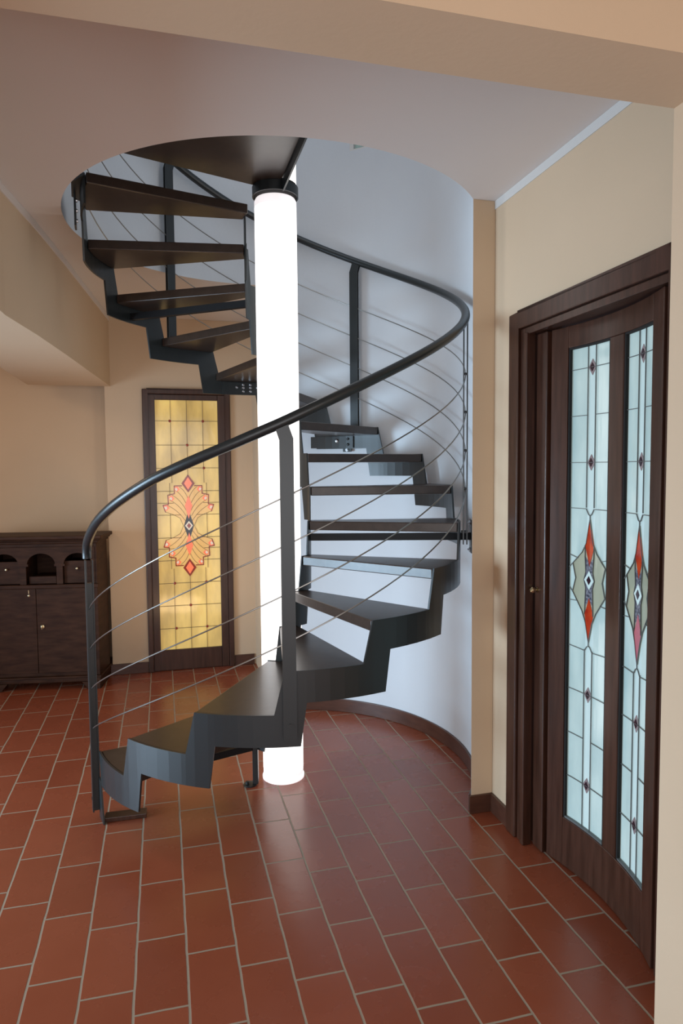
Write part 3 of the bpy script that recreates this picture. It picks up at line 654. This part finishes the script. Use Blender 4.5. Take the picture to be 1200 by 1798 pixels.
# ------------------------------------------------------------------ glowing column
CO = empty('column_lamp', PC(0, 0, 0), 'tall glowing white acrylic column standing in the centre of the spiral stair', 'lamp')
RT = 0.104
b = MB(); b.lathe(PC(0, 0, 0.045), (0, 0, 1), [(RT-.002, 0), (RT, .01), (RT, 1.43)], 'tube', 48); b.build('light_tube', CO)
b = MB(); b.lathe(PC(0, 0, 1.4755), (0, 0, 1), [(RT, 0), (RT-.0006, .0003), (RT-.0006, .0032), (RT, .0035)], 'tube_seam', 48); b.build('tube_seam', CO)
b = MB(); b.lathe(PC(0, 0, 1.479), (0, 0, 1), [(RT, 0), (RT, 1.405), (RT, 1.405)], 'tube', 48); b.build('light_tube', CO)
b = MB(); b.lathe(PC(0, 0, 2.884), (0, 0, 1), [(RT, 0), (RT, .03), (RT-.006, .042), (RT-.02, .045), (0, .045)], 'tube_end', 48); b.build('tube_end_cap', CO)
b = MB(); b.lathe(PC(0, 0, 3.0), (0, 0, 1), [(0, 0), (RT, .001), (RT, 1.0), (0, 1.0)], 'tube', 48); b.build('light_tube', CO)
b = MB(); b.lathe(PC(0, 0, 2.93), (0, 0, 1), [(0, 0.012), (0.106, .012), (0.106, .066), (0, .07)], 'black', 24); b.build('tube_coupling', CO)
b = MB(); b.lathe(PC(0, 0, 0.001), (0, 0, 1), [(0, 0), (RT+.004, 0), (RT+.004, .012), (RT-.001, .016), (RT-.001, .043), (RT-.004, .044), (0, .044)], 'tube_end', 48)
cb = b.build('base_rim', CO); cb['label'] = 'frosted rim at the foot of the column'
# ------------------------------------------------------------------ antique cabinet
KB = UV(-0.475, 5.215, 0)
dx = (E1*math.cos(math.radians(-9.2)) + E2*math.sin(math.radians(-9.2))); dy = Vector((-dx.y, dx.x, 0))
W = 0.785; DP = 0.30
def fc(x, y, z): return KB + dx*(x-W) + dy*y + Vector((0, 0, z))     # x 0..W left to right, y into the wall
CB = empty('antique_cabinet', fc(W/2, DP/2, 0), 'low dark brown antique cabinet with arched pigeonholes against the back wall', 'cabinet')
t_ = 0.022
b = MB()
b.fbox(fc, 0, t_, 0, DP, 0.10, 1.075, 'oldwood'); b.fbox(fc, W-t_, W, 0, DP, 0.10, 1.075, 'oldwood')
b.fbox(fc, t_, W-t_, DP-.015, DP, 0.10, 1.075, 'oldwood'); b.fbox(fc, t_, W-t_, 0.01, DP-.015, 0.10, 0.125, 'oldwood')
b.fbox(fc, t_, W-t_, 0.004, DP-.015, 0.755, 0.775, 'oldwood'); b.fbox(fc, t_, W-t_, 0.004, DP-.015, 1.05, 1.075, 'oldwood')
for x in (W/3, 2*W/3): b.fbox(fc, x-.010, x+.010, 0.03, DP-.015, 0.775, 1.05, 'oldwood')
b.build('carcass', CB, bevel=.003)
b = MB(); b.fbox(fc, -0.045, W+0.045, -0.045, DP+.005, 1.108, 1.135, 'oldwood'); b.fbox(fc, -0.03, W+.03, -.03, DP, 1.094, 1.108, 'oldwood'); b.fbox(fc, -0.015, W+.015, -.015, DP, 1.076, 1.094, 'oldwood')
b.build('top_board', CB, bevel=.006)
b = MB(); b.fbox(fc, -0.012, W+.012, -.022, 0.003, 0.752, 0.780, 'oldwood'); b.build('ledge', CB, bevel=.005)
# arch panel : three arches with notched shoulders
b = MB()
def archpanel(x0, x1, zlo, zhi):
    cx = (x0+x1)/2; hw = (x1-x0)/2-0.022; sp = zlo+0.135; rad = hw*.92
    y0, y1 = 0.0, 0.018
    arc = []
    for i in range(0, 15):
        t = math.pi - math.pi*i/14; arc.append((cx+rad*math.cos(t), sp+.012+rad*0.80*math.sin(t)))
    for (xa, za), (xb, zb) in zip(arc, arc[1:]):
        P = [(xa, za), (xb, zb), (xb, zhi), (xa, zhi)]
        b.hexa([fc(x, y0, z) for x, z in P], [fc(x, y1, z) for x, z in P], 'oldwood')
    for sg in (-1, 1):
        e0 = x0 if sg < 0 else x1
        for xi, za, zb in ((cx+sg*hw, zlo, sp-.004), (cx+sg*hw*.86, sp-.004, sp+.012), (cx+sg*rad, sp+.012, zhi)):
            b.fbox(fc, min(e0, xi), max(e0, xi), y0, y1, za, zb, 'oldwood')
for i in range(3): archpanel(.008+(W-.016)*i/3, .008+(W-.016)*(i+1)/3, 0.780, 1.05)
b.build('arch_panel', CB)
for i, (zt) in ((0, 0.945), (2, 0.945), (1, 0.835)):
    x0 = t_+(W-2*t_)*i/3+.028; x1 = t_+(W-2*t_)*(i+1)/3-.028
    b = MB(); b.fbox(fc, x0, x1, 0.026, 0.044, 0.781, zt, 'oldwood'); b.fbox(fc, x0+.006, x1-.006, 0.044, DP-.03, 0.781, zt-.008, 'oldwood')
    dr = b.build('drawer', CB, bevel=.002)
    if i != 1:
        b = MB(); b.lathe(fc((x0+x1)/2, 0.026, zt-.055), -dy, [(.004, 0), (.004, .008), (.009, .012), (.007, .018), (0, .019)], 'brass', 10); b.build('drawer_knob', dr)
xm = W*0.445
for x0, x1 in ((t_, xm-.0015), (xm+.0015, W-t_)):
    b = MB(); b.fbox(fc, x0, x1, 0.0, 0.02, 0.128, 0.750, 'oldwood')
    dd = b.build('cabinet_door', CB, bevel=.002)
    if x0 > .1:
        b = MB(); b.lathe(fc(x0+.038, 0.0, 0.47), -dy, [(.013, 0), (.013, .003), (.006, .004), (.006, .010), (0, .011)], 'brass', 12); b.fbox(fc, x0+.036, x0+.040, -.020, -.009, .455, .485, 'brass'); b.build('escutcheon', dd)
    else:
        b = MB(); b.fbox(fc, x1-.050, x1-.044, -.004, 0, .715, .740, 'brass'); b.lathe(fc(x1-.047, -.0, .700), -dy, [(.008, 0), (.008, .003), (0, .004)], 'brass', 10); b.build('latch', dd)
b = MB(); b.fbox(fc, -0.012, W+.012, -.016, DP, 0.085, 0.1, 'oldwood'); b.fbox(fc, -.004, W+.004, -.008, DP-.002, .055, .085, 'oldwood')
b.build('base_moulding', CB, bevel=.006)
for x0, x1, y0, y1, sg in ((0, .13, -.010, .012, 1), (W-.13, W, -.010, .012, -1)):
    b = MB(); xs_ = [(0, .001), (.085, .001), (.10, .02), (.13, .055), (0, .055)]
    pp = [(x, z) if sg > 0 else (W-x, z) for x, z in xs_]
    b.hexa([fc(x, -.012, z) for x, z in pp], [fc(x, .01, z) for x, z in pp], 'oldwood')
    b.fbox(fc, *((-.003, .02) if sg > 0 else (W-.02, W+.003)), .0, DP-.01, .001, .055, 'oldwood')
    b.build('foot', CB)
for o in bpy.data.objects:
    if o.type == 'EMPTY' and '_w' in o: del o['_w']
